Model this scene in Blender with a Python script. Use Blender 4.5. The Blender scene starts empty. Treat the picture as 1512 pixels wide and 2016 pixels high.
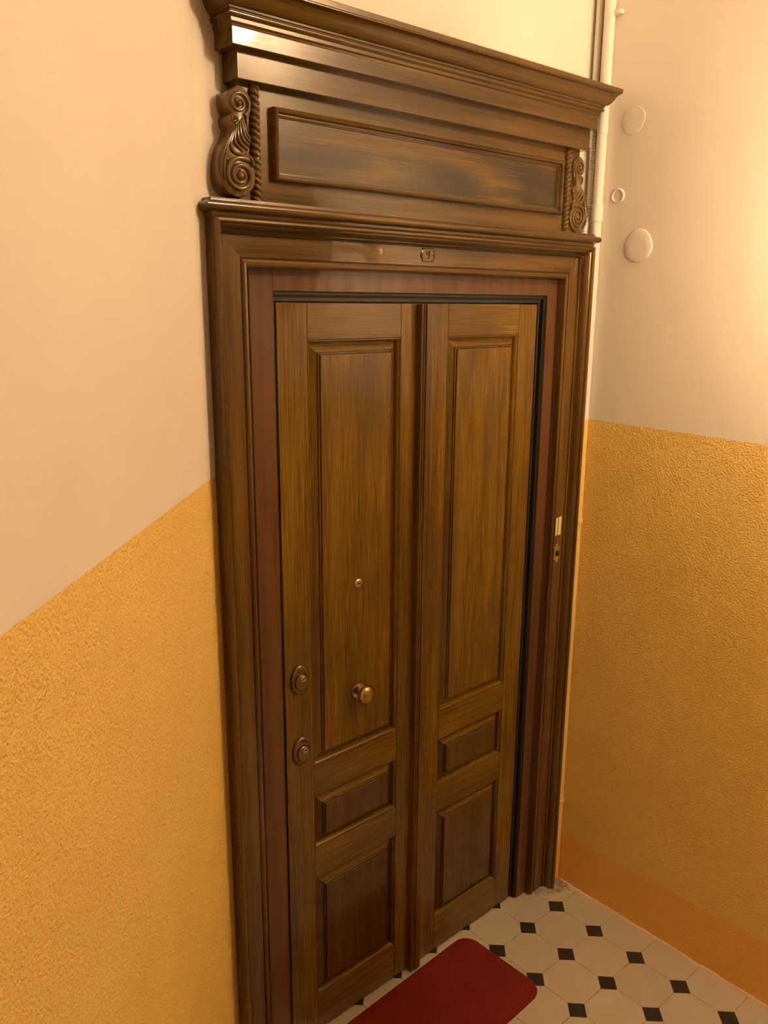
import bpy, math, random
from mathutils import Matrix, Vector
random.seed(7)
SC = bpy.context.scene
COL = SC.collection
PI = math.pi

# ------------------------------------------------------------------ camera
def set_camera():
    yaw, pit, rol = math.radians(-41.63253), math.radians(-14.04837), math.radians(-0.39074)
    R = Matrix.Rotation(yaw, 3, 'Z') @ Matrix.Rotation(pit, 3, 'X') @ Matrix.Rotation(rol, 3, 'Y')
    right, fwd, up = R.col[0], R.col[1], R.col[2]
    cam = bpy.data.cameras.new('camera')
    ob = bpy.data.objects.new('camera', cam); COL.objects.link(ob)
    M = Matrix.Identity(4)
    for i in range(3):
        M[i][0] = right[i]; M[i][1] = up[i]; M[i][2] = -fwd[i]
    M[0][3], M[1][3], M[2][3] = -2.21849, -1.50948, 2.02287
    ob.matrix_world = M
    cam.sensor_fit = 'VERTICAL'; cam.sensor_height = 36.0
    cam.lens = 1640.526 / 2016 * 36.0
    cam.clip_start = 0.02
    SC.camera = ob
set_camera()
# ------------------------------------------------------------------ light and exposure
LAMP_POS = (-0.215, -1.66, 3.115)
LAMP_RADIUS = 0.082
LAMP_COLOR = (1.0, 0.69, 0.395)
LAMP_STRENGTH = 250.0
FILL_Y, FILL_Z = -1.00, 2.22  # position of the added fill lamp, out of view
FILL_STRENGTH = 380.0
W = bpy.data.worlds.new('world'); SC.world = W; W.use_nodes = True
W.node_tree.nodes['Background'].inputs[0].default_value = (1.0, 0.7, 0.4, 1)
W.node_tree.nodes['Background'].inputs[1].default_value = 0.02
SC.view_settings.view_transform = 'Standard'
SC.view_settings.look = 'None'
SC.view_settings.exposure = 0.04
SC.view_settings.gamma = 1.0
SC.view_settings.use_curve_mapping = False

# ------------------------------------------------------------------ helpers
def wloc(o):
    v = Vector((0, 0, 0))
    while o is not None:
        v += o.location; o = o.parent
    return v
def tag(o, label=None, cat=None, group=None, kind=None):
    if label: o['label'] = label
    if cat: o['category'] = cat
    if group: o['group'] = group
    if kind: o['kind'] = kind
    return o
def empty(name, loc):
    o = bpy.data.objects.new(name, None); COL.objects.link(o); o.location = loc
    o.empty_display_size = 0.05
    return o
def mesh(name, verts, faces, mat, parent=None, loc=None, smooth=False, bevel=0.0, seg=2, ang=40):
    """verts are world coordinates"""
    base = wloc(parent) if parent is not None else Vector((0, 0, 0))
    l = Vector(loc) if loc is not None else Vector((0, 0, 0))
    off = l if parent is None else base + l
    me = bpy.data.meshes.new(name)
    me.from_pydata([tuple(Vector(v) - off) for v in verts], [], faces)
    me.validate(); me.update()
    import bmesh
    bm = bmesh.new(); bm.from_mesh(me)
    bmesh.ops.recalc_face_normals(bm, faces=bm.faces)
    bm.to_mesh(me); bm.free()
    if smooth:
        me.polygons.foreach_set('use_smooth', [True] * len(me.polygons))
        try: me.set_sharp_from_angle(angle=math.radians(ang))
        except Exception: pass
    me.materials.append(mat)
    o = bpy.data.objects.new(name, me); COL.objects.link(o)
    o.location = l
    if parent is not None: o.parent = parent
    if bevel > 0:
        m = o.modifiers.new('bevel', 'BEVEL'); m.width = bevel; m.segments = seg
        m.limit_method = 'ANGLE'; m.angle_limit = math.radians(35)
    return o
class MB:
    def __init__(s): s.v = []; s.f = []
    def add(s, v, f):
        n = len(s.v); s.v += [tuple(p) for p in v]; s.f += [tuple(i + n for i in q) for q in f]; return s
    def box(s, x0, x1, y0, y1, z0, z1):
        v = [(x0,y0,z0),(x1,y0,z0),(x1,y1,z0),(x0,y1,z0),(x0,y0,z1),(x1,y0,z1),(x1,y1,z1),(x0,y1,z1)]
        return s.add(v, [(0,3,2,1),(4,5,6,7),(0,1,5,4),(1,2,6,5),(2,3,7,6),(3,0,4,7)])
    def prism(s, poly, z0, z1):
        n = len(poly)
        v = [(x, y, z0) for x, y in poly] + [(x, y, z1) for x, y in poly]
        f = [tuple(range(n))[::-1], tuple(range(n, 2*n))]
        f += [(i, (i+1) % n, (i+1) % n + n, i + n) for i in range(n)]
        return s.add(v, f)
    def loft(s, rings, closed=True, caps=True):
        m = len(rings[0]); v = [p for r in rings for p in r]; f = []
        for i in range(len(rings) - 1):
            for j in range(m if closed else m - 1):
                k = (j + 1) % m
                f.append((i*m + j, i*m + k, (i+1)*m + k, (i+1)*m + j))
        if caps:
            f.append(tuple(range(m))[::-1]); f.append(tuple((len(rings)-1)*m + j for j in range(m)))
        return s.add(v, f)
    def tube(s, pts, rad, n=10, flat=1.0, flat_axis=None):
        pts = [Vector(p) for p in pts]; rings = []
        N = Vector((0, 1, 0.001))
        for i, p in enumerate(pts):
            a = pts[max(i-1, 0)]; b = pts[min(i+1, len(pts)-1)]
            t = (b - a).normalized()
            u = (N - N.dot(t) * t)
            if u.length < 1e-4: u = Vector((1, 0, 0)) - Vector((1, 0, 0)).dot(t) * t
            u.normalize(); w = t.cross(u); N = u if flat_axis is None else N
            r = rad[i] if isinstance(rad, (list, tuple)) else rad
            rings.append([p + (u * math.cos(2*PI*k/n) * flat + w * math.sin(2*PI*k/n)) * r for k in range(n)])
        return s.loft(rings)
    def lathe_y(s, cx, cz, prof, n=40, sx=1.0, sz=1.0):
        """prof: (r, y) pairs, axis along y"""
        rings = [[(cx + r*sx*math.cos(2*PI*k/n), y, cz + r*sz*math.sin(2*PI*k/n)) for k in range(n)] for r, y in prof]
        return s.loft(rings)
    def lathe_x(s, cy, cz, prof, n=48):
        rings = [[(x, cy + r*math.cos(2*PI*k/n), cz + r*math.sin(2*PI*k/n)) for k in range(n)] for r, x in prof]
        return s.loft(rings)
    def build(s, name, mat, parent=None, **k):
        return mesh(name, s.v, s.f, mat, parent, **k)
def catmull(pts, sub=4, closed=True):
    out = []; n = len(pts)
    for i in range(n if closed else n - 1):
        g = lambda k: pts[k % n] if closed else pts[min(max(k, 0), n-1)]
        p0, p1, p2, p3 = g(i-1), g(i), g(i+1), g(i+2)
        for j in range(sub):
            t = j / sub
            out.append(tuple(0.5*((2*b) + (-a + c)*t + (2*a - 5*b + 4*c - d)*t*t + (-a + 3*b - 3*c + d)*t**3)
                             for a, b, c, d in zip(p0, p1, p2, p3)))
    if not closed: out.append(tuple(pts[-1]))
    return out

# ------------------------------------------------------------------ materials
class NT:
    def __init__(s, name):
        s.m = bpy.data.materials.new(name); s.m.use_nodes = True
        s.t = s.m.node_tree; s.b = s.t.nodes['Principled BSDF']
        s.pos = s.t.nodes.new('ShaderNodeNewGeometry').outputs['Position']
    def n(s, typ, **kw):
        nd = s.t.nodes.new('ShaderNode' + typ)
        for k, v in kw.items(): setattr(nd, k, v)
        return nd
    def l(s, a, b): s.t.links.new(a, b)
    def setin(s, sock, v):
        if hasattr(v, 'is_linked') or isinstance(v, bpy.types.NodeSocket): s.l(v, sock)
        else: sock.default_value = v
    def math(s, op, a, b=None, c=None, clamp=False):
        nd = s.n('Math', operation=op); nd.use_clamp = clamp
        s.setin(nd.inputs[0], a)
        if b is not None: s.setin(nd.inputs[1], b)
        if c is not None: s.setin(nd.inputs[2], c)
        return nd.outputs[0]
    def scaled(s, sc, vec=None):
        nd = s.n('Mapping'); nd.inputs['Scale'].default_value = sc
        s.l(vec or s.pos, nd.inputs['Vector']); return nd.outputs[0]
    def noise(s, vec, scale, detail=3, rough=0.55, dist=0.0):
        nd = s.n('TexNoise'); s.l(vec, nd.inputs['Vector'])
        nd.inputs['Scale'].default_value = scale; nd.inputs['Detail'].default_value = detail
        nd.inputs['Roughness'].default_value = rough; nd.inputs['Distortion'].default_value = dist
        return nd.outputs[0]
    def ramp(s, fac, stops):
        nd = s.n('ValToRGB'); cr = nd.color_ramp
        while len(cr.elements) < len(stops): cr.elements.new(0.5)
        for e, (p, c) in zip(cr.elements, stops):
            e.position = p; e.color = (*c, 1) if len(c) == 3 else c
        s.l(fac, nd.inputs[0]); return nd.outputs[0]
    def mix(s, fac, a, b, blend='MIX'):
        nd = s.n('Mix', data_type='RGBA', blend_type=blend)
        s.setin(nd.inputs[0], fac)
        for i, v in ((6, a), (7, b)):
            if isinstance(v, tuple): nd.inputs[i].default_value = (*v, 1)
            else: s.l(v, nd.inputs[i])
        return nd.outputs[2]
    def mr(s, v, a, b, c=0.0, d=1.0):
        nd = s.n('MapRange'); s.l(v, nd.inputs[0])
        for i, x in enumerate((a, b, c, d)): nd.inputs[i+1].default_value = x
        return nd.outputs[0]
    def bump(s, h, strength, dist, normal=None):
        nd = s.n('Bump'); s.l(h, nd.inputs['Height'])
        s.setin(nd.inputs['Strength'], strength); nd.inputs['Distance'].default_value = dist
        if normal is not None: s.l(normal, nd.inputs['Normal'])
        return nd.outputs[0]
    def out(s, col=None, rough=0.5, spec=0.5, normal=None, metal=0.0, coat=0.0, coat_r=0.1):
        if col is not None:
            if isinstance(col, tuple): s.b.inputs['Base Color'].default_value = (*col, 1)
            else: s.l(col, s.b.inputs['Base Color'])
        s.setin(s.b.inputs['Roughness'], rough)
        s.b.inputs['Specular IOR Level'].default_value = spec
        s.b.inputs['Metallic'].default_value = metal
        s.b.inputs['Coat Weight'].default_value = coat
        s.b.inputs['Coat Roughness'].default_value = coat_r
        if normal is not None: s.l(normal, s.b.inputs['Normal'])
        return s.m

def sep_in(n): return n.inputs[0]
def wood(name, axis='z', dark=(0.078, 0.038, 0.007), mid=(0.142, 0.074, 0.010), light=(0.210, 0.116, 0.016),
         stain=0.5, seed=0.0, rough=0.22, streak=1.0, lo=.47, spots=None, stain_col=(0.085, 0.048, 0.018)):
    s = NT(name)
    off = s.n('VectorMath', operation='ADD'); s.l(s.pos, off.inputs[0]); off.inputs[1].default_value = (seed, seed*1.7, seed*.6)
    v = off.outputs[0]
    sc = {'z': (1, 1, 0.018), 'x': (0.018, 1, 1)}[axis]
    fine = s.noise(s.scaled(sc, v), 430, 3, .65)
    sc2 = {'z': (1, 1, 0.05), 'x': (0.05, 1, 1)}[axis]
    broad = s.noise(s.scaled(sc2, v), 34, 2, .5)
    f = s.math('ADD', s.math('MULTIPLY', fine, .65 * streak), s.math('MULTIPLY', broad, .35 + .65*(1-streak)))
    col = s.ramp(f, [(.36, dark), (.48, mid), (.62, light)])
    sc3 = {'z': (1, 1, 0.35), 'x': (0.35, 1, 1)}[axis]
    big = s.noise(s.scaled(sc3, v), 6.5, 2, .5)
    m = s.mr(big, lo, lo + .17, 0, stain)
    if spots:
        sp = s.n('SeparateXYZ'); s.l(s.pos, sep_in(sp))
        for (ax, az, rx, rz) in spots:
            dx = s.math('POWER', s.math('ABSOLUTE', s.math('DIVIDE', s.math('SUBTRACT', sp.outputs[0], ax), rx)), 2)
            dz = s.math('POWER', s.math('ABSOLUTE', s.math('DIVIDE', s.math('SUBTRACT', sp.outputs[2], az), rz)), 2)
            dd = s.math('ADD', s.math('ADD', dx, dz), s.math('MULTIPLY', s.math('SUBTRACT', broad, .5), 3.0))
            m = s.math('MAXIMUM', m, s.mr(dd, 1.3, .1, 0, .85))
    col = s.mix(m, col, stain_col)
    nrm = s.bump(fine, .10, .0006)
    wav = s.noise(v, 22, 2)
    nrm = s.bump(wav, .05, .004, nrm)
    r = s.mr(fine, .3, .7, rough - .05, rough + .08)
    return s.out(col, r, .22, nrm, coat=.5, coat_r=.04)

M = {}
def make_materials():
    M['wood_v'] = wood('wood_vertical', 'z')
    M['wood_h'] = wood('wood_horizontal', 'x', seed=3.1)
    M['wood_panel'] = wood('wood_panel', 'z', seed=5.3, stain=.75)
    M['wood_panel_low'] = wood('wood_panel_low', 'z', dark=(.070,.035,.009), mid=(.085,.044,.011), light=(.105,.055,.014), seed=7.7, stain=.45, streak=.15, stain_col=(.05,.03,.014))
    M['wood_case_v'] = wood('wood_casing_vertical', 'z', dark=(.068,.035,.009), mid=(.112,.058,.013), light=(.156,.083,.020), seed=1.9, stain=.3, streak=.5)
    M['wood_case_h'] = wood('wood_casing_horizontal', 'x', dark=(.060,.031,.008), mid=(.095,.050,.012), light=(.132,.072,.018), seed=2.7, stain=.3, streak=.5, rough=.17)
    M['wood_frieze'] = wood('wood_frieze', 'x', dark=(.07,.04,.013), mid=(.115,.064,.019), light=(.165,.092,.028), seed=8.2, stain=.95, streak=.6, lo=.42, stain_col=(.038,.032,.018), spots=[(-1.03, 2.325, .17, .034), (-.33, 2.35, .16, .05)])
    M['wood_carved'] = wood('wood_carved', 'z', dark=(.08,.045,.015), mid=(.12,.067,.022), light=(.155,.087,.030), seed=4.4, stain=.1, streak=.3, rough=.15)
    M['lining'] = wood('wood_lining', 'z', dark=(.085,.037,.015), mid=(.110,.049,.020), light=(.132,.059,.024), seed=6.6, stain=.15, streak=.35, rough=.42, stain_col=(.08,.04,.022))
    s = NT('black_steel'); M['steel'] = s.out((.016, .015, .012), .45)
    s = NT('rubber_gasket'); M['gasket'] = s.out((.035, .033, .026), .5)
    s = NT('aged_brass')
    c = s.ramp(s.noise(s.pos, 60, 3), [(.35, (.36, .26, .12)), (.65, (.55, .42, .23))])
    M['brass'] = s.out(c, .26, metal=1.0)
    s = NT('bronze'); c = s.ramp(s.noise(s.pos, 80, 3), [(.35, (.17, .12, .07)), (.65, (.26, .185, .11))])
    M['bronze'] = s.out(c, .33, metal=.85)
    s = NT('worn_metal'); M['worn'] = s.out((.66, .60, .52), .45, metal=.35)
    s = NT('nickel'); M['nickel'] = s.out((.62, .56, .50), .35, metal=1.0)
    s = NT('key_slot'); M['slot'] = s.out((.01, .008, .006), .6)
    s = NT('lens_glass'); M['lens'] = s.out((.12, .09, .07), .08, metal=.4)
    s = NT('pale_brass'); M['pale_brass'] = s.out((.52, .34, .15), .35, metal=.6)
    s = NT('paper'); M['paper'] = s.out((.78, .62, .36), .6)
    # walls: white above, rough yellow below
    def wall(name, z0, zy, oz0=None, ozy=0.0):
        s = NT(name)
        sep = s.n('SeparateXYZ'); s.l(s.pos, sep.inputs[0])
        line = s.math('MULTIPLY_ADD', sep.outputs[1], zy, z0)
        wob = s.math('MULTIPLY', s.math('SUBTRACT', s.noise(s.pos, 60, 2), .5), .004)
        d = s.math('SUBTRACT', s.math('SUBTRACT', line, sep.outputs[2]), wob)
        mask = s.mr(d, -.0012, .0012)
        n1 = s.noise(s.pos, 3.0, 2)
        white = s.ramp(n1, [(.3, (.79, .73, .65)), (.7, (.83, .775, .70))])
        yel = s.ramp(s.noise(s.pos, 5.0, 3), [(.3, (.85, .585, .165)), (.7, (.90, .63, .19))])
        col = s.mix(mask, white, yel)
        if oz0 is not None:
            ol = s.math('MULTIPLY_ADD', sep.outputs[1], ozy, oz0)
            om = s.mr(s.math('SUBTRACT', s.math('SUBTRACT', ol, sep.outputs[2]), s.math('MULTIPLY', wob, 2.5)), -.004, .004)
            col = s.mix(om, col, (.92, .51, .12))
        st = s.noise(s.pos, 185, 2.5, .55, .3)
        st2 = s.noise(s.pos, 55, 2)
        h = s.math('ADD', s.math('MULTIPLY', st, .75), s.math('MULTIPLY', st2, .35))
        nr = s.bump(h, s.math('MULTIPLY_ADD', mask, .95, .012), .0065)
        und = s.noise(s.pos, 5, 2)
        nr = s.bump(und, .15, .01, nr)
        return s.out(col, .62, .3, nr)
    M['wall_right'] = wall('wall_right_paint', 1.6745, .02, .190, -.025)
    M['wall_left'] = wall('wall_left_paint', 1.6605, 0.0)
    M['wall_plain'] = wall('wall_other_paint', 1.668, 0.0, .19, 0)
    s = NT('ceiling_paint'); M['ceiling'] = s.out((.80, .76, .70), .8, .2)
    def pipe_paint(name):
        s = NT(name)
        sep = s.n('SeparateXYZ'); s.l(s.pos, sep.inputs[0])
        mask = s.mr(sep.outputs[2], 1.676, 1.673)
        om = s.mr(sep.outputs[2], .2, .16)
        col = s.mix(mask, (.84, .79, .71), (.88, .61, .18))
        col = s.mix(om, col, (.90, .49, .11))
        nr = s.bump(s.noise(s.pos, 120, 2), .12, .002)
        return s.out(col, .5, .4, nr)
    M['pipe'] = pipe_paint('pipe_paint')
    s = NT('white_paint'); nr = s.bump(s.noise(s.pos, 140, 2), .15, .002)
    M['white'] = s.out((.80, .745, .67), .55, .35, nr)
    s = NT('conduit_paint'); M['conduit'] = s.out((.80, .745, .67), .5, .4)
    # octagon and dot tiles
    s = NT('octagon_tiles')
    sep = s.n('SeparateXYZ'); s.l(s.pos, sep.inputs[0])
    P = .155
    u = s.math('DIVIDE', s.math('SUBTRACT', sep.outputs[0], -.1235), P)
    v = s.math('DIVIDE', s.math('SUBTRACT', sep.outputs[1], -.0659), P)
    du = s.math('ABSOLUTE', s.math('SUBTRACT', u, s.math('ROUND', u)))
    dv = s.math('ABSOLUTE', s.math('SUBTRACT', v, s.math('ROUND', v)))
    wob = s.math('MULTIPLY', s.math('SUBTRACT', s.noise(s.pos, 70, 2), .5), .012)
    sm = s.math('ADD', s.math('ADD', du, dv), wob)
    dia = s.mr(sm, .226, .222)
    g1 = s.mr(s.math('MINIMUM', du, dv), .0085, .0050)
    g2 = s.mr(s.math('ABSOLUTE', s.math('SUBTRACT', sm, .228)), .0075, .0045)
    grout = s.math('MAXIMUM', s.math('MULTIPLY', g1, s.math('SUBTRACT', 1, dia)), g2)
    cell = s.n('CombineXYZ'); s.l(s.math('FLOOR', u), cell.inputs[0]); s.l(s.math('FLOOR', v), cell.inputs[1])
    wn = s.n('TexWhiteNoise', noise_dimensions='3D'); s.l(cell.outputs[0], wn.inputs[0])
    cream = s.mix(wn.outputs['Value'], (.47, .41, .315), (.53, .46, .36))
    cream = s.mix(s.mr(s.noise(s.pos, 14, 4), .4, .75, 0, .5), cream, (.42, .355, .26))
    blk = s.ramp(s.noise(s.pos, 90, 3), [(.45, (.020, .018, .014)), (.8, (.05, .045, .036))])
    col = s.mix(dia, cream, blk)
    gcol = s.ramp(s.noise(s.pos, 30, 3), [(.35, (.17, .11, .05)), (.65, (.42, .33, .22))])
    col = s.mix(grout, col, gcol)
    nr = s.bump(s.math('SUBTRACT', 1, grout), .4, .001)
    M['tiles'] = s.out(col, .42, .45, nr)
    s = NT('bare_plaster'); M['bare'] = s.out((.78, .55, .36), .8, .2, s.bump(s.noise(s.pos, 120, 3), .4, .003))
    s = NT('mortar'); c = s.ramp(s.noise(s.pos, 45, 4), [(.35, (.24, .20, .15)), (.65, (.44, .38, .30))])
    M['mortar'] = s.out(c, .85, .2, s.bump(s.noise(s.pos, 160, 3), .6, .004))
    s = NT('red_pile'); c = s.ramp(s.noise(s.pos, 420, 2), [(.3, (.12, .012, .009)), (.7, (.27, .030, .022))])
    c = s.mix(s.mr(s.noise(s.pos, 9, 3), .45, .7, 0, .35), c, (.13, .012, .010))
    M['mat'] = s.out(c, .95, .1, s.bump(s.noise(s.pos, 420, 2), .8, .003))
    s = NT('lamp_globe'); e = s.b
    e.inputs['Base Color'].default_value = (.9, .85, .75, 1)
    e.inputs['Emission Color'].default_value = (*LAMP_COLOR, 1); e.inputs['Emission Strength'].default_value = LAMP_STRENGTH
    M['globe'] = s.m
    s = NT('fill_bulb'); e = s.b
    e.inputs['Base Color'].default_value = (.9, .85, .75, 1)
    e.inputs['Emission Color'].default_value = (*LAMP_COLOR, 1); e.inputs['Emission Strength'].default_value = FILL_STRENGTH
    M['bulb'] = s.m
make_materials()

# ------------------------------------------------------------------ the room
WY = 0.080                      # face of the wall that holds the door
CORNER = [(-3.0, 0.98 * -3.0 + 1.343), (-1.345, 0.0249), (-1.300, 0.0500), (-1.262, 0.0660), (-1.240, WY)]   # plaster rounds into the corner
def left_wall_y(x):
    for (xa, ya), (xb, yb) in zip(CORNER, CORNER[1:]):
        if x <= xb: return ya + (yb - ya) * (x - xa) / (xb - xa)
    return WY
LX = -1.2400        # corner of door wall and slanted left wall
CEIL = 3.45
def structure(name, mb, mat, label=None):
    o = mb.build(name, mat); tag(o, kind='structure', label=label); return o
FX0, FX1, FY0, FY1 = -3.3, 0.0, -3.4, 0.30
mb = MB().box(-3.4, .1, -5.6, .4, -.05, 0); structure('floor', mb, M['tiles'], 'cream octagon floor tiles with small black square dots')
mb = MB().box(-3.4, .1, -5.6, .4, CEIL, CEIL + .05); structure('ceiling', mb, M['ceiling'], 'white ceiling above the landing')
mb = MB()
mb.box(LX, -1.17, WY, .3, 0, CEIL); mb.box(-.193, .1, WY, .3, 0, CEIL); mb.box(-1.17, -.193, WY, .3, 2.058, CEIL)
mb.box(-1.17, -.193, .13, .3, 0, 2.058)
structure('wall_back', mb, M['wall_plain'], 'wall holding the brown door and its surround')
mb = MB().prism(CORNER[::-1] + [(-3.08, left_wall_y(-3.0) + .07), (LX - .12, WY + .03), (LX - .06, WY + .06)], 0, CEIL)
structure('wall_left', mb, M['wall_left'], 'slanted wall left of the door, white above rough yellow')
mb = MB().box(0, .1, -5.5, WY, 0, CEIL)
structure('wall_right', mb, M['wall_right'], 'wall right of the door, white above yellow with an orange base band')
mb = MB().box(-3.1, .1, -5.6, -5.5, 0, CEIL)
structure('wall_front', mb, M['wall_plain'], 'wall behind the camera')
mb = MB().box(-3.1, -3.0, -5.5, left_wall_y(-3.0), 0, CEIL)
structure('wall_side', mb, M['wall_plain'], 'end wall behind the camera')
# rough pale edge of plaster where the right wall meets the tiles
def caulk():
    rings = []; y = WY - .03
    rnd = random.Random(3); n = 0
    while y > -3.38:
        h = .004 + rnd.random() * .005; w = .0025 + rnd.random() * .0035
        rings.append([(.001, y, -.001), (-w, y, -.001), (-w*.8, y, h*.5), (-w*.2, y, h), (.001, y, h*1.1)])
        y -= .012 + rnd.random() * .02
    o = MB().loft(rings).build('trim_1', M['bare'], smooth=True)
    tag(o, kind='structure', label='ragged pale plaster edge along the foot of the right wall')
caulk()

# ------------------------------------------------------------------ the door (one leaf dressed as two)
FY = 0.069
door = empty('door_1', (-.681, FY, 0))
tag(door, 'glossy brown panelled wooden door dressed as two narrow leaves', 'door', kind='structure')
XL0, XL1, XL2, XC = -1.1395, -1.055, -.761, -.702
XR1, XR2, XR3 = -.592, -.300, -.2225
ZT = 2.023; Z0 = .006
MB().box(XL0 + .001, XR3 - .001, .087, .115, Z0, ZT - .001).build('door_core', M['wood_v'], door)
def board(name, x0, x1, z0, z1, mat, y0=FY, y1=.0875):
    return MB().box(x0, x1, y0, y1, z0, z1).build(name, mat, door, bevel=.0009, seg=2)
for a, b in ((XL0, XL1), (XL2, XC), (XC + .0006, XR1), (XR2, XR3)):
    board('stile', a, b, Z0, ZT, M['wood_v'])
ZP = [(.122, .508), (.597, .757), (.845, 1.940)]
g = .0007
for a, b in ((XL1, XL2), (XR1, XR2)):
    for z0, z1 in ((Z0, ZP[0][0]), (ZP[0][1], ZP[1][0]), (ZP[1][1], ZP[2][0]), (ZP[2][1], ZT)):
        board('rail', a + g, b - g, z0, z1, M['wood_h'])
def raised_panel(x0, x1, z0, z1, mat):
    prof = [(0, .0875), (0, .0720), (.0012, .0692), (.0028, .0690), (.0032, .0712), (.0055, .0722), (.0080, .0748), (.0098, .0785), (.0106, .0820), (.0110, .0838),
            (.0128, .0838), (.0283, .0732), (.0287, .0765), (.0298, .0765), (.0304, .0705), (.0312, .0695), (.0328, .0695), (.0334, .0705), (.0338, .0745), (.0350, .0745), (.0356, .0675), (.0368, .0666), (.041, .0665)]
    rings = [[(x0 + i, y, z0 + i), (x1 - i, y, z0 + i), (x1 - i, y, z1 - i), (x0 + i, y, z1 - i)] for i, y in prof]
    mb = MB().loft(rings)
    o = mb.build('raised_panel', mat, door)
    o.data.materials.append(M['wood_h'])            # mitred borders: grain runs along each side
    for p in o.data.polygons:
        c = p.center + door.location
        if len(p.vertices) == 4 and abs(p.normal.y) < .9999 and min(c.z - z0, z1 - c.z) < .037 and min(c.x - x0, x1 - c.x) > .05:
            p.material_index = 1
    return o
for a, b in ((XL1, XL2), (XR1, XR2)):
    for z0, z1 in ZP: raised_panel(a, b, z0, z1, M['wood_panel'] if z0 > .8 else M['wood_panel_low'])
# raised bead strip over the meeting line
def bead():
    pr = [(-.7085, .0695), (-.7085, .0500), (-.7070, .0480), (-.7045, .0480), (-.7040, .0560), (-.7025, .0560)]
    for k in range(9):
        a = PI - PI * k / 8; pr.append((-.6985 + .0038 * math.cos(a), .0520 - .0055 * math.sin(a)))
    pr += [(-.6940, .0560), (-.6925, .0560), (-.6920, .0485), (-.6905, .0475), (-.6720, .0475), (-.6700, .0500), (-.6690, .0560), (-.6685, .0695)]
    MB().prism(pr, Z0, ZT - .001).build('meeting_bead', M['wood_case_v'], door)
bead()
# knob
KX, KZ = -.9055, 1.0156; PY = .0667
kn = MB().lathe_y(KX, KZ, [(.0001, PY+.001), (.0205, PY+.001), (.0215, PY-.001), (.0205, PY-.0030), (.0165, PY-.0045), (.0110, PY-.0075), (.0092, PY-.0125), (.0090, PY-.014), (.0001, PY-.014)], n=48).build('knob_rose', M['brass'], door, smooth=True)
MB().lathe_y(KX, KZ, [(.0001, PY-.0135), (.0088, PY-.0135), (.0098, PY-.017), (.0092, PY-.021), (.0098, PY-.0245), (.0001, PY-.0245)], n=32).build('knob_neck', M['worn'], door, smooth=True)
hp = [(.0001, PY-.0240), (.0120, PY-.0245), (.0170, PY-.0260), (.0235, PY-.0280), (.0262, PY-.0300), (.0270, PY-.0330), (.0262, PY-.0360)]
for k in range(1, 10):
    a = PI/2 * k / 9; hp.append((.0255 * math.cos(a) + .0001, PY - .0365 - .0125 * math.sin(a)))
MB().lathe_y(KX, KZ, hp, n=56).build('door_knob', M['brass'], door, smooth=True)
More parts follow.
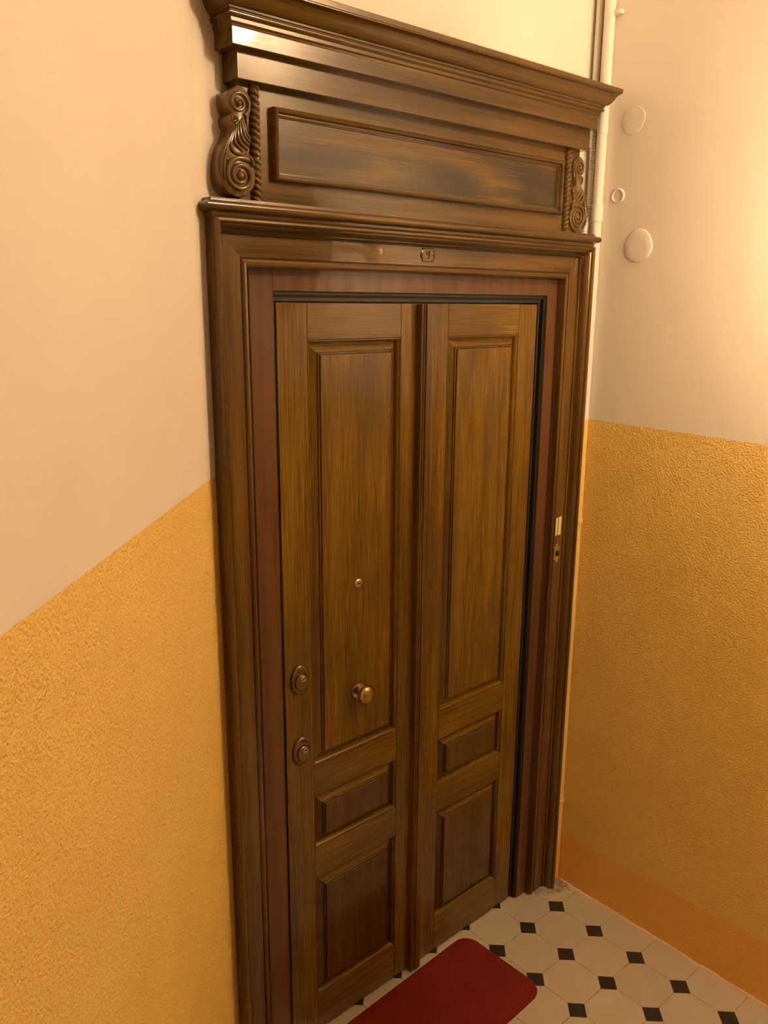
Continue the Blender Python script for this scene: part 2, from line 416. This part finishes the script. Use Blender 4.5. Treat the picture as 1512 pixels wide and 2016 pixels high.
# small scratch hole beside the knob and the peephole
ph = MB().lathe_y(-.9055, 1.3195, [(.0001, PY+.001), (.0115, PY+.001), (.0118, PY-.0015), (.0105, PY-.0032), (.0080, PY-.0038), (.0072, PY-.0022), (.0060, PY-.0022), (.0055, PY-.0040), (.0042, PY-.0042), (.0038, PY-.0030), (.0001, PY-.0030)], n=36).build('peephole', M['nickel'], door, smooth=True)
MB().lathe_y(-.9055, 1.3195, [(.0001, PY-.0028), (.0036, PY-.0030), (.0026, PY-.0040), (.0001, PY-.0044)], n=20).build('peephole_lens', M['lens'], ph, smooth=True)
def lock(cx, cz, kind):
    # rounded, slightly oval shield
    def ring(rx, rz, y, dz=0, n=44): return [(cx + rx*math.cos(2*PI*k/n), y, cz + dz + rz*math.sin(2*PI*k/n) * (1.0 if math.sin(2*PI*k/n) < 0 else 1.0)) for k in range(n)]
    rings = [ring(.0275, .0385, FY+.001), ring(.0280, .0390, FY-.003), ring(.0272, .0382, FY-.0062), ring(.0250, .0360, FY-.0082), ring(.0215, .0250, FY-.0095, -.004), ring(.0210, .0240, FY-.0095, -.004)]
    rings += [ring(.0208, .0232, FY-.0068, -.0045), ring(.0200, .0218, FY-.0066, -.005)]
    e = MB().loft(rings).build('lock_escutcheon', M['bronze'], door, smooth=True)
    MB().loft([ring(.0190, .0205, FY-.0060, -.006), ring(.0190, .0205, FY-.0118, -.006), ring(.0175, .019, FY-.0135, -.006), ring(.0001, .0001, FY-.0137, -.006)]).build('lock_disc', M['bronze'], e, smooth=True)
    cy = FY - .0136
    if kind == 0:
        MB().lathe_y(cx + .0035, cz + .0035, [(.0001, cy+.001), (.0078, cy+.001), (.0078, cy-.0008), (.0070, cy-.0016), (.0001, cy-.0016)], n=28).build('key_cylinder', M['nickel'], e, smooth=True)
        a = math.radians(28); d = Vector((math.cos(a), 0, math.sin(a))); q = Vector((-d.z, 0, d.x)); c = Vector((cx + .0035, cy - .0017, cz + .0035))
        v = [c + d*.0072 + q*.0011, c - d*.0072 + q*.0011, c - d*.0072 - q*.0011, c + d*.0072 - q*.0011]
        v = [tuple(p + Vector((0, .0006, 0))) for p in v] + [tuple(p - Vector((0, .0003, 0))) for p in v]
        MB().add(v, [(0,1,2,3),(4,5,6,7),(0,1,5,4),(1,2,6,5),(2,3,7,6),(3,0,4,7)]).build('key_slot', M['slot'], e)
    else:
        MB().lathe_y(cx + .004, cz + .0035, [(.0034, cy+.001), (.0072, cy+.001), (.0072, cy-.0010), (.0062, cy-.0018), (.0040, cy-.0018), (.0034, cy-.0005), (.0034, cy+.001)], n=28).build('key_cylinder', M['nickel'], e, smooth=True)
        MB().lathe_y(cx + .004, cz + .0035, [(.0001, cy+.001), (.0036, cy+.001), (.0036, cy-.0003), (.0001, cy-.0003)], n=16).build('key_hole', M['slot'], e)
        # curved slot under the upper rim
        pts = [(cx + .0215*math.cos(math.radians(t)), FY - .0088, cz + .0 + .0295*math.sin(math.radians(t))) for t in range(45, 111, 6)]
        MB().tube(pts, [.0012] + [.0026]*(len(pts)-2) + [.0012], n=8).build('cover_slot', M['slot'], e, smooth=True)
lock(-1.0965, 1.1080, 0)
lock(-1.0945, .9095, 1)

# ------------------------------------------------------------------ door surround
sur = empty('door_surround', (-.70, WY, 0))
tag(sur, 'brown wooden door surround with carved scroll brackets and moulded cornice around the door', 'door surround')
IXL, IXR, IZ = -1.2360, -.1540, 2.095
prof = [(0, .060), (0, .015), (.0015, .0185), (.005, .0150), (.010, .0140), (.0145, .0165), (.0165, .0200), (.0180, .0195), (.0190, .0165),
        (.0600, .0165), (.0610, .0235), (.0630, .0235), (.0640, .0140), (.0665, .0110), (.0685, .0118), (.0690, .0150), (.0705, .0150),
        (.0712, .0030), (.0735, -.0050), (.0765, -.0100), (.0790, -.0120), (.0795, -.0090), (.0810, -.0090), (.0818, -.0170), (.0850, -.0200), (.0890, -.0195), (.0915, -.0165), (.0925, -.0115)]
prof = [(u, y if k == 0 else y + .009) for k, (u, y) in enumerate(prof)]
def sweep_part(name, pa, pb, prof, mat, closed_back, extra):
    rings = [[pa(u, y) for u, y in prof + extra], [pb(u, y) for u, y in prof + extra]]
    return MB().loft(rings).build(name, mat, sur)
sweep_part('architrave', lambda u, y: (IXL-u, y, 0.004), lambda u, y: (IXL-u, y, IZ+u), prof, M['wood_case_v'], True, [(.0925, .0330), (.064, .0490), (.030, .064), (.004, WY-.001), (.0, WY-.001)])
sweep_part('architrave', lambda u, y: (IXR+u, y, 0.012), lambda u, y: (IXR+u, y, IZ+u), prof, M['wood_case_v'], True, [(.0925, WY-.001), (0, WY-.001)])
sweep_part('head_architrave', lambda u, y: (IXL-u, y, IZ+u), lambda u, y: (IXR+u, y, IZ+u), prof, M['wood_case_h'], True, [(.0925, .0330), (.0640, .0490), (.030, .064), (.004, WY-.001), (0, WY-.001)])
# plain reddish lining boards between architrave and door
o = MB().box(-1.2440, -1.1600, .050, .100, .004, 2.0955).build('lining_board', M['lining'], sur, bevel=.0008)
o = MB().box(-.2000, -.1560, .050, .100, .004, 2.0955).build('lining_board', M['lining'], sur, bevel=.0008)
o = MB().box(-1.1595, -.2005, .0503, .100, 2.0480, 2.0955).build('lining_board', M['lining'], sur, bevel=.0008)
# black steel frame the door closes into
st = MB()
st.box(-1.1600, -1.1530, .058, .125, .004, 2.0478); st.box(-1.1530, -1.1415, .072, .125, .004, 2.0478)
st.box(-.2070, -.2000, .058, .125, .004, 2.0478); st.box(-.2205, -.2070, .082, .125, .004, 2.0478)
st.box(-1.1530, -.2070, .058, .125, 2.0400, 2.0478); st.box(-1.1530, -.2070, .068, .125, 2.0265, 2.0400)
fr = st.build('steel_frame', M['steel'], sur, bevel=.0006, seg=1)
tag(fr, label='black steel frame')
gk = MB()
gk.tube([(-.2095, .0745, .004), (-.2095, .0745, 2.036)], .0028, n=10)
gk.tube([(-1.150, .0655, 2.0385), (-.2095, .0655, 2.0385)], .0026, n=10)
gk.build('rubber_gasket', M['gasket'], fr, smooth=True)

def returned(name, profile, x0, x1, yf, mat, parent=None, smooth=False):
    """moulding across the front with mitred returns; profile = (outward offset, z)"""
    prof = list(profile)
    rings = [[], [], [], []]
    for o_, z in prof:
        xl = x0 - o_; xr = x1 + o_
        ybl = min(WY + .001, left_wall_y(xl) + .0015)
        ybl = max(ybl, yf - o_ + .002)
        rings[0].append((xl, ybl, z)); rings[1].append((xl, yf - o_, z)); rings[2].append((xr, yf - o_, z)); rings[3].append((xr, WY - .002, z))
    # core points so that the section closes on the wall
    for z in (prof[-1][1], prof[0][1]):
        rings[0].append((x0 + .004 if False else max(x0, LX + .003), WY - .001, z)); rings[1].append((max(x0, LX + .003), WY - .002, z)); rings[2].append((x1, WY - .002, z)); rings[3].append((x1, WY - .002, z))
    return MB().loft(rings).build(name, mat, parent or sur, smooth=smooth, ang=30)
def arc(o0, z0, r, a0, a1, n=8):
    return [(o0 + r*math.cos(math.radians(a0 + (a1-a0)*k/n)), z0 + r*math.sin(math.radians(a0 + (a1-a0)*k/n))) for k in range(n+1)]
shelf = [(-.004, 2.1860), (.000, 2.1862), (.003, 2.1885), (.0045, 2.1915), (.0045, 2.1955), (.0085, 2.1965), (.010, 2.1975)] + arc(.0105, 2.2070, .0088, -75, 90, 9) + [(.009, 2.2160), (.0085, 2.2175), (.004, 2.2185), (.0035, 2.2225), (-.02, 2.2228)]
returned('shelf_moulding', shelf, -1.3280, -.0640, .0040, M['wood_case_h'], smooth=True)
# frieze board, framed panel
MB().box(-1.2390, -.0950, .044, WY - .001, 2.2225, 2.4490).build('frieze_board', M['wood_case_h'], sur)
px0, px1, pz0, pz1 = -1.1590, -.1810, 2.2700, 2.4130
pr = [(0, .0165), (0, .0030), (.0020, -.0005), (.0055, -.0025), (.0090, -.0005), (.0105, .0035), (.0110, .0075), (.0145, .0075), (.0150, .0105), (.0175, .0110), (.0180, .0145), (.0200, .0145)]
pr = [(i, y + .028) for i, y in pr]
rings = [[(px0+i, y, pz0+i), (px1-i, y, pz0+i), (px1-i, y, pz1-i), (px0+i, y, pz1-i)] for i, y in pr]
MB().loft(rings, caps=False).build('panel_moulding', M['wood_case_h'], sur)
MB().box(px0+.018, px1-.018, .0420, .0445, pz0+.018, pz1-.018).build('frieze_panel', M['wood_frieze'], sur)
# fascias and crown
returned('lower_fascia', [(-.02, 2.4482), (-.001, 2.4482), (0, 2.4492), (0, 2.5015), (-.02, 2.5015)], -1.2510, -.0890, .017, M['wood_case_h'])
returned('upper_fascia', [(-.02, 2.5005), (-.0012, 2.5005), (0, 2.5017), (0, 2.5330), (-.001, 2.5332), (-.02, 2.5332)], -1.2745, -.0890, -.006, M['wood_case_h'])
crown = [(-.015, 2.5255), (.0005, 2.5255), (.0015, 2.5300), (.0050, 2.5330), (.0052, 2.5395)] + [(.0075, 2.5405), (.0085, 2.5420)] + arc(.0075, 2.5460, .0045, -60, 60, 6) + \
        [(.0095, 2.5520), (.0125, 2.5525), (.0128, 2.5560), (.0150, 2.5565), (.0185, 2.5580), (.0250, 2.5640), (.0300, 2.5710), (.0340, 2.5790), (.0395, 2.5850), (.0440, 2.5865), (.0440, 2.5890), (.0460, 2.5892), (.0460, 2.5990), (.0450, 2.6005), (-.01, 2.6010)]
crown = [(o, z + .0055) for o, z in crown]
returned('cornice', crown, -1.2745, -.0890, -.006, M['wood_case_h'], smooth=True)
# twisted rope mouldings
def rope(cx, sgn):
    n = 20; rings = []; z = 2.2235; N = 300; z1 = 2.4480
    for i in range(N + 1):
        zz = z + (z1 - z) * i / N; r_ = []
        for k in range(n):
            th = 2*PI*k/n
            ph = 2*th*sgn + 2*PI*zz/.0128
            r = .0066 + .0050 * abs(math.sin(ph/2)) ** .7
            r_.append((cx + r*math.cos(th), .0430 + r*1.15*math.sin(th), zz))
        rings.append(r_)
    MB().loft(rings).build('rope_moulding', M['wood_carved'], sur, smooth=True, ang=60)
rope(-1.1990, 1); rope(-.1510, -1)
# scroll brackets
OUT = [(-1.2808, 2.4292),(-1.2911, 2.4209),(-1.2938, 2.4064),(-1.2901, 2.3922),(-1.2829, 2.3846),(-1.2890, 2.3791),(-1.2915, 2.3708),(-1.288, 2.3618),(-1.284, 2.3542),(-1.2914, 2.3398),(-1.3039, 2.3221),(-1.3139, 2.3034),(-1.318, 2.2853),(-1.3193, 2.2689),(-1.3147, 2.2503),(-1.3026, 2.2376),(-1.2858, 2.2300),(-1.2685, 2.2285),(-1.2507, 2.2382),(-1.2385, 2.2556),(-1.237, 2.2786),(-1.2406, 2.3006),(-1.2504, 2.3175),(-1.2465, 2.3304),(-1.2435, 2.3439),(-1.2491, 2.352),(-1.2484, 2.3711),(-1.2433, 2.3908),(-1.2409, 2.4101),(-1.2472, 2.4239),(-1.2606, 2.4340),(-1.272, 2.434)]
def bracket(mirror):
    mx = (lambda x: -1.3500 - (x + .0205)) if mirror else (lambda x: -1.2165 + (x + 1.2370) * 1.06)
    YF = .036 if mirror else .018
    out = catmull(OUT, 4)
    n = len(out)
    def inset(d):
        res = []
        for i in range(n):
            a = Vector(out[(i-2) % n]); b = Vector(out[(i+2) % n]); t = (b - a).normalized()
            p = Vector(out[i]) + Vector((-t.y, t.x)) * d
            res.append(p)
        return res
    rings = []
    for d, y in ((0, None), (0, YF + .004), (.0006, YF + .0015), (.0022, YF)):
        pts = inset(d)
        if y is None:
            if mirror: rings.append([(mx(p.x), WY - .002, p.y) for p in pts])
            else: rings.append([(mx(p.x), min(WY - .002, left_wall_y(mx(p.x)) - .001), p.y) for p in pts])
        else: rings.append([(mx(p.x), y, p.y) for p in pts])
    body = MB().loft(rings).build('scroll_bracket', M['wood_carved'], sur, smooth=True, ang=45)
    def spiral(cx, cz, r0, r1, a0, turns, w0, w1, direction=1):
        pts = []; rad = []; N = int(40 * turns)
        for i in range(N + 1):
            t = i / N; a = math.radians(a0) + direction * 2*PI*turns*t; r = r0 + (r1 - r0) * (t ** .8)
            pts.append((mx(cx + r*math.cos(a)), YF - .0005, cz + r*math.sin(a))); rad.append(w0 + (w1 - w0)*t)
        mb = MB().tube(pts, rad, n=8)
        mb.lathe_y(mx(cx), cz, [(.0001, YF+.001), (r1*.95, YF+.001), (r1*.9, YF-.003), (r1*.5, YF-.0055), (.0001, YF-.006)], n=20)
        mb.build('volute', M['wood_carved'], body, smooth=True, ang=60)
    spiral(-1.2690, 2.4035, .0245, .0065, -60, 1.6, .0042, .0026, 1)
    spiral(-1.2800, 2.3735, .0090, .0028, -80, 1.4, .0026, .0016, 1)
    spiral(-1.2705, 2.2700, .0345, .0085, 60, 2.1, .0052, .0032, 1)
    strands = [
        [(-1.262,2.378),(-1.258,2.360),(-1.256,2.350),(-1.247,2.3435)],
        [(-1.265,2.376),(-1.262,2.357),(-1.259,2.345),(-1.246,2.335)],
        [(-1.268,2.372),(-1.268,2.352),(-1.264,2.340),(-1.250,2.3275)],
        [(-1.252,2.392),(-1.253,2.375),(-1.254,2.362),(-1.252,2.352)],
        [(-1.272,2.366),(-1.274,2.347),(-1.270,2.333),(-1.253,2.3195)],
        [(-1.275,2.361),(-1.281,2.341),(-1.279,2.328),(-1.262,2.3155)],
        [(-1.277,2.357),(-1.287,2.337),(-1.290,2.322),(-1.280,2.311),(-1.262,2.3105)],
        [(-1.279,2.353),(-1.293,2.331),(-1.301,2.312),(-1.300,2.297),(-1.292,2.303)],
        [(-1.281,2.352),(-1.297,2.329),(-1.308,2.306),(-1.3125,2.285),(-1.311,2.266)],
        [(-1.292,2.322),(-1.3035,2.300),(-1.307,2.280),(-1.304,2.258)],
        [(-1.262,2.3105),(-1.249,2.306),(-1.2425,2.297),(-1.243,2.288)],
        [(-1.268,2.309),(-1.255,2.3035),(-1.249,2.296)],
    ]
    mb = MB()
    for i, s_ in enumerate(strands):
        c = catmull(s_, 6, closed=False)
        m = len(c)
        rad = [.0008 + .0030 * math.sin(PI * min(1, (j + 1) / m * .9)) for j in range(m)]
        mb.tube([(mx(x), YF - .0004 - .0012*math.sin(PI*j/m), z) for j, (x, z) in enumerate(c)], rad, n=8)
    mb.build('acanthus_leaf', M['wood_carved'], body, smooth=True, ang=60)
bracket(False); bracket(True)

# ------------------------------------------------------------------ small fittings on the surround
def number_plate():
    cx, cz, y = -.7155, 2.1395, .0255
    hw, hh = .0195, .0165
    pts = [(-hw, -hh), (hw, -hh), (hw, -.010)]
    pts += [(hw + .0055*math.cos(math.radians(a)) , .0085*math.sin(math.radians(a))) for a in range(-70, 71, 20)]
    pts += [(hw, .010), (hw, hh), (-hw, hh), (-hw, .010)]
    pts += [(-hw - .0055*math.cos(math.radians(a)), .0085*math.sin(math.radians(a))) for a in range(70, -71, -20)]
    pts += [(-hw, -.010)]
    base = empty('number_plate', (cx, y, cz))
    tag(base, 'small house number plate marked 9, painted over brown, above the door', 'number plate')
    rings = [[(cx+a, y + .0005, cz+b) for a, b in pts], [(cx+a, y-.0018, cz+b) for a, b in pts], [(cx+a*.93, y-.0024, cz+b*.93) for a, b in pts],
             [(cx+a*.86, y-.0012, cz+b*.86) for a, b in pts]]
    MB().loft(rings).build('plate', M['wood_case_h'], base)
    # raised numeral 9
    pts = [(.0048*math.cos(math.radians(t)), .0042 + .0046*math.sin(math.radians(t))) for t in range(0, 361, 24)]
    tail = [(.0048, .0042), (.0047, -.001), (.0036, -.0055), (.0010, -.0085), (-.0025, -.0088)]
    mb = MB().tube([(cx+a, y-.0020, cz+b) for a, b in pts], .0013, n=6)
    mb.tube([(cx+a, y-.0020, cz+b) for a, b in tail], .0013, n=6)
    mb.build('numeral', M['wood_case_h'], base, smooth=True)
    for s in (-1, 1):
        MB().lathe_y(cx + s*.0200, cz, [(.0001, y-.001), (.0028, y-.001), (.0024, y-.003), (.0001, y-.0036)], n=14).build('screw', M['wood_case_h'], base, smooth=True)
number_plate()
def strip(x0, x1, z0, z1, label):
    y = .0255
    v = [(x0, y, z0), (x1, y, z0+.001), (x1+.0005, y, z1), (x0+.0005, y, z1-.0015)]
    v2 = [(a, y - .0010, c) for a, _, c in v]
    c = ((x0+x1)/2, y, z0)
    o = MB().add(v + v2, [(3,2,1,0),(4,5,6,7),(0,1,5,4),(1,2,6,5),(2,3,7,6),(3,0,4,7)]).build('name_label', M['paper'], loc=c)
    tag(o, label, 'name label')
strip(-.1310, -.1220, 1.3145, 1.3730, 'narrower left one of two pale blank paper strips above the doorbell')
strip(-.1180, -.1040, 1.3145, 1.3750, 'wider right one of two pale blank paper strips above the doorbell')
def doorbell():
    cx, cz, y = -.1190, 1.2560, .0255
    b = empty('doorbell', (cx, y, cz)); tag(b, 'small brass doorbell with dark button on the right side of the surround', 'doorbell')
    half = [(0, .0310), (.0040, .0300), (.0065, .0270), (.0075, .0225), (.0130, .0195), (.0135, .0150), (.0115, .0080), (.0125, 0)]
    pts = half + [(x, -z) for x, z in half[-2::-1]]
    pts = pts + [(-x, z) for x, z in pts[-2:0:-1]]
    rings = [[(cx+a, y+.0005, cz+c) for a, c in pts], [(cx+a, y-.0015, cz+c) for a, c in pts], [(cx+a*.92, y-.0022, cz+c*.95) for a, c in pts]]
    MB().loft(rings).build('plate', M['pale_brass'], b)
    MB().lathe_y(cx, cz, [(.0001, y-.002), (.0088, y-.002), (.0086, y-.0045), (.0070, y-.0055), (.0066, y-.0050), (.0064, y-.0070), (.0045, y-.0095), (.0001, y-.0105)], n=28).build('push_button', M['slot'], b, smooth=True)
doorbell()

# ------------------------------------------------------------------ pipes in the corner
def pipe():
    cx, cy, r = -.0170, .0260, .0155
    root = empty('riser_pipe', (cx, cy, 0)); tag(root, 'thick vertical riser pipe in the corner, painted white above and yellow below', 'pipe')
    z1 = CEIL - .002
    prof = []
    def cyl(name, za, zb, rr, mat):
        n = 28
        rings = [[(cx + q*math.cos(2*PI*k/n), cy + q*math.sin(2*PI*k/n), z) for k in range(n)] for q, z in ((rr-.001, za), (rr, za+.001), (rr, zb-.001), (rr-.001, zb))]
        return MB().loft(rings).build(name, mat, root, smooth=True)
    cyl('pipe_run', .012, z1, r-.0012, M['pipe'])
    cyl('pipe_sleeve', 2.262, 2.312, r+.0012, M['pipe'])
    for z in (2.5035,): cyl('pipe_joint', z, z+.35, r, M['pipe'])
    for z in (1.345, .325): cyl('pipe_joint', z-.006, z+.006, r+.0016, M['pipe'])
    MB().box(cx-.004, -.0002, cy-.035, cy-.006, 2.812, 2.822).build('wall_clip', M['pipe'], root, bevel=.001)
pipe()
def thin_pipe():
    cx, cy = -.0150, .0630
    n = 20
    rings = [[(cx + .0090*math.cos(2*PI*k/n), cy + .0090*math.sin(2*PI*k/n), z) for k in range(n)] for z in (2.47, CEIL-.002)]
    o = MB().loft(rings).build('cable_tube', M['white'], loc=(cx, cy, 2.47), smooth=True)
    tag(o, 'slim white vertical tube left of the riser pipe above the cornice', 'pipe')
thin_pipe()
def conduit():
    ctrl = [(-.0150, .0600, 2.530), (-.0130, .0600, 2.480), (-.0105, .0600, 2.430), (-.0098, .0600, 2.370), (-.0110, .0590, 2.320), (-.0200, .0570, 2.275), (-.0320, .0560, 2.235), (-.0340, .0560, 2.180), (-.0340, .0560, 2.100)]
    c = catmull(ctrl, 26, closed=False)
    rad = [.0078 + .0012 * (1 if (i // 2) % 2 else -1) for i in range(len(c))]
    o = MB().tube(c, rad, n=16).build('corrugated_conduit', M['conduit'], loc=ctrl[-1], smooth=True, ang=60)
    tag(o, 'ribbed white flexible conduit bending behind the right scroll bracket', 'conduit')
conduit()

# ------------------------------------------------------------------ painted-over discs on the right wall
def disc(cy, cz, r, th, label, lip=.003, tilt=0.0, hole=False):
    if not hole:
        prof = [(r, .0005), (r, -th*.5), (r-.0008, -th*.85), (r-.0025, -th), (r*.5, -th*1.05), (.0005, -th*1.05)]
    else:
        prof = [(r, .0005), (r, -th*.5), (r-.002, -th), (r-.006, -th), (r-.008, -.0006), (.0005, -.0004)]
    mb = MB().lathe_x(0, 0, [(a, b) for a, b in prof])
    rnd = random.Random(int(cz*1000))
    vs = []
    ph = rnd.random()*6
    for x, y, z in mb.v:
        a = math.atan2(z, y); k = 1 + .025*math.sin(2*a+ph) + .02*math.sin(3*a+2*ph)
        vs.append((x + tilt*z, cy + y*k, cz + z*k))
    o = mesh('cover_disc', vs, mb.f, M['white'], loc=(0, cy, cz), smooth=True, ang=50)
    tag(o, label, 'wall cover', 'painted-over round covers on the right wall')
disc(-.0635, 2.5300, .0370, .0016, 'highest round painted-over cover on the right wall, beside the cornice end')
disc(-.0300, 2.3310, .0225, .0040, 'smallest round painted-over cover on the right wall, close to the pipe sleeve', hole=True)
disc(-.1110, 2.1885, .0450, .0042, 'largest round painted-over cover, lowest of three on the white right wall')

# ------------------------------------------------------------------ doormat
def doormat():
    cx, cy, w, d, rot = -.766, -.120, .62, .312, math.radians(2.0)
    rc = .050; n = 10; pts = []
    for (sx, sy, a0) in ((1, 1, 0), (-1, 1, 90), (-1, -1, 180), (1, -1, 270)):
        for k in range(n + 1):
            a = math.radians(a0 + 90*k/n)
            pts.append((sx*(w/2 - rc) + rc*math.cos(a), sy*(d/2 - rc) + rc*math.sin(a)))
    def tr(x, y): return (cx + x*math.cos(rot) - y*math.sin(rot), cy + x*math.sin(rot) + y*math.cos(rot))
    # grid top for gentle unevenness
    rings = []
    for s_, z in ((1.0, .0005), (1.004, .004), (.998, .0085), (.985, .0105), (.93, .0112), (.6, .0115), (.25, .0112), (.01, .0112)):
        rings.append([(*tr(x*s_, y*s_), z + .0004*math.sin(x*31+y*17)*(s_ < .95)) for x, y in pts])
    o = MB().loft(rings).build('doormat', M['mat'], loc=(cx, cy, 0), smooth=True, ang=60)
    tag(o, 'dark red rounded pile doormat lying on the tiles before the door', 'doormat')
doormat()
# ------------------------------------------------------------------ crumbled mortar at the foot of the right architrave
def rubble():
    rnd = random.Random(5); N = 40; K = 30; v = []; f = []
    x0, x1, y0, y1 = -.150, -.001, -.060, .052
    from mathutils import noise as mn
    for i in range(N + 1):
        for j in range(K + 1):
            x = x0 + (x1-x0)*i/N; y = y0 + (y1-y0)*j/K
            # the patch is widest beside the pipe and fades along the architrave
            front = .030 - .068 * min(1, max(0, (x + .140) / .09)) ** .7 + .016 * mn.noise(Vector((x*70, y*70, 0)))
            t = min(1, max(0, (y - front) / .010)) * min(1, (x1 - x) / .006 + .3) * min(1, (x - x0) / .01)
            h = t * (.0055 + .0075 * max(0, (y + .01) / .05) + .0035 * mn.noise(Vector((x*120, y*120, 3))) + .002 * rnd.random())
            if x < -.055 and y > .0: h = min(h, .010)
            v.append((x, y, h - .0008))
    for i in range(N):
        for j in range(K):
            a = i*(K+1)+j; f.append((a, a+1, a+K+2, a+K+1))
    o = mesh('mortar_patch', v, f, M['mortar'], loc=(-.067, .01, 0), smooth=True, ang=50)
    tag(o, 'lumpy grey mortar patch at the foot of the surround in the floor corner', 'mortar patch')
rubble()

# ------------------------------------------------------------------ ceiling lamp (above the frame)
def lamp(pos, label, gm):
    x, y, z = pos
    root = empty('ceiling_lamp', (x, y, CEIL)); tag(root, label, 'lamp')
    n = 32; rings = []
    for i in range(1, 16):
        a = -PI/2 + PI*i/16
        rings.append([(x + LAMP_RADIUS*math.cos(a)*math.cos(2*PI*k/n), y + LAMP_RADIUS*math.cos(a)*math.sin(2*PI*k/n), z + LAMP_RADIUS*math.sin(a)) for k in range(n)])
    MB().loft(rings).build('globe', gm, root, smooth=True, ang=80)
    MB().tube([(x, y, z + LAMP_RADIUS), (x, y, CEIL - .02)], .008, n=12).build('stem', M['brass'], root, smooth=True)
    rr = [[(x + r*math.cos(2*PI*k/n), y + r*math.sin(2*PI*k/n), zz) for k in range(n)] for r, zz in ((.02, CEIL-.035), (.05, CEIL-.02), (.055, CEIL-.001))]
    MB().loft(rr).build('ceiling_rose', M['brass'], root, smooth=True)
lamp(LAMP_POS, 'warm glass globe lamp hanging in front of the door', M['globe'])
def fill_lamp():  # fill lamp added out of view to brighten the right wall
    y, z = FILL_Y, FILL_Z
    root = empty('wall_fill_lamp', (0, y, z)); tag(root, 'added off-frame fill lamp with a round shade by the right wall', 'lamp')
    MB().lathe_x(y, z, [(.0005, -.462), (.210, -.456), (.246, -.425), (.250, -.405), (.246, -.405), (.206, -.448), (.0005, -.455)]).build('shade', M['white'], root, smooth=True)  # shade added to keep the fill's direct light off the door
    MB().lathe_x(y, z, [(.055, -.0005), (.055, -.012), (.045, -.016), (.0005, -.016)]).build('wall_plate', M['brass'], root, smooth=True)
    MB().lathe_x(y, z, [(.014, -.016), (.014, -.345), (.0005, -.345)], n=20).build('socket', M['brass'], root, smooth=True)
    n = 24; r = .036; rings = []
    for i in range(1, 12):
        a = -PI/2 + PI*i/12
        rings.append([(-.380 + r*math.sin(a), y + r*math.cos(a)*math.cos(2*PI*k/n), z + r*math.cos(a)*math.sin(2*PI*k/n)) for k in range(n)])
    MB().loft(rings).build('bulb', M['bulb'], root, smooth=True, ang=80)
fill_lamp()
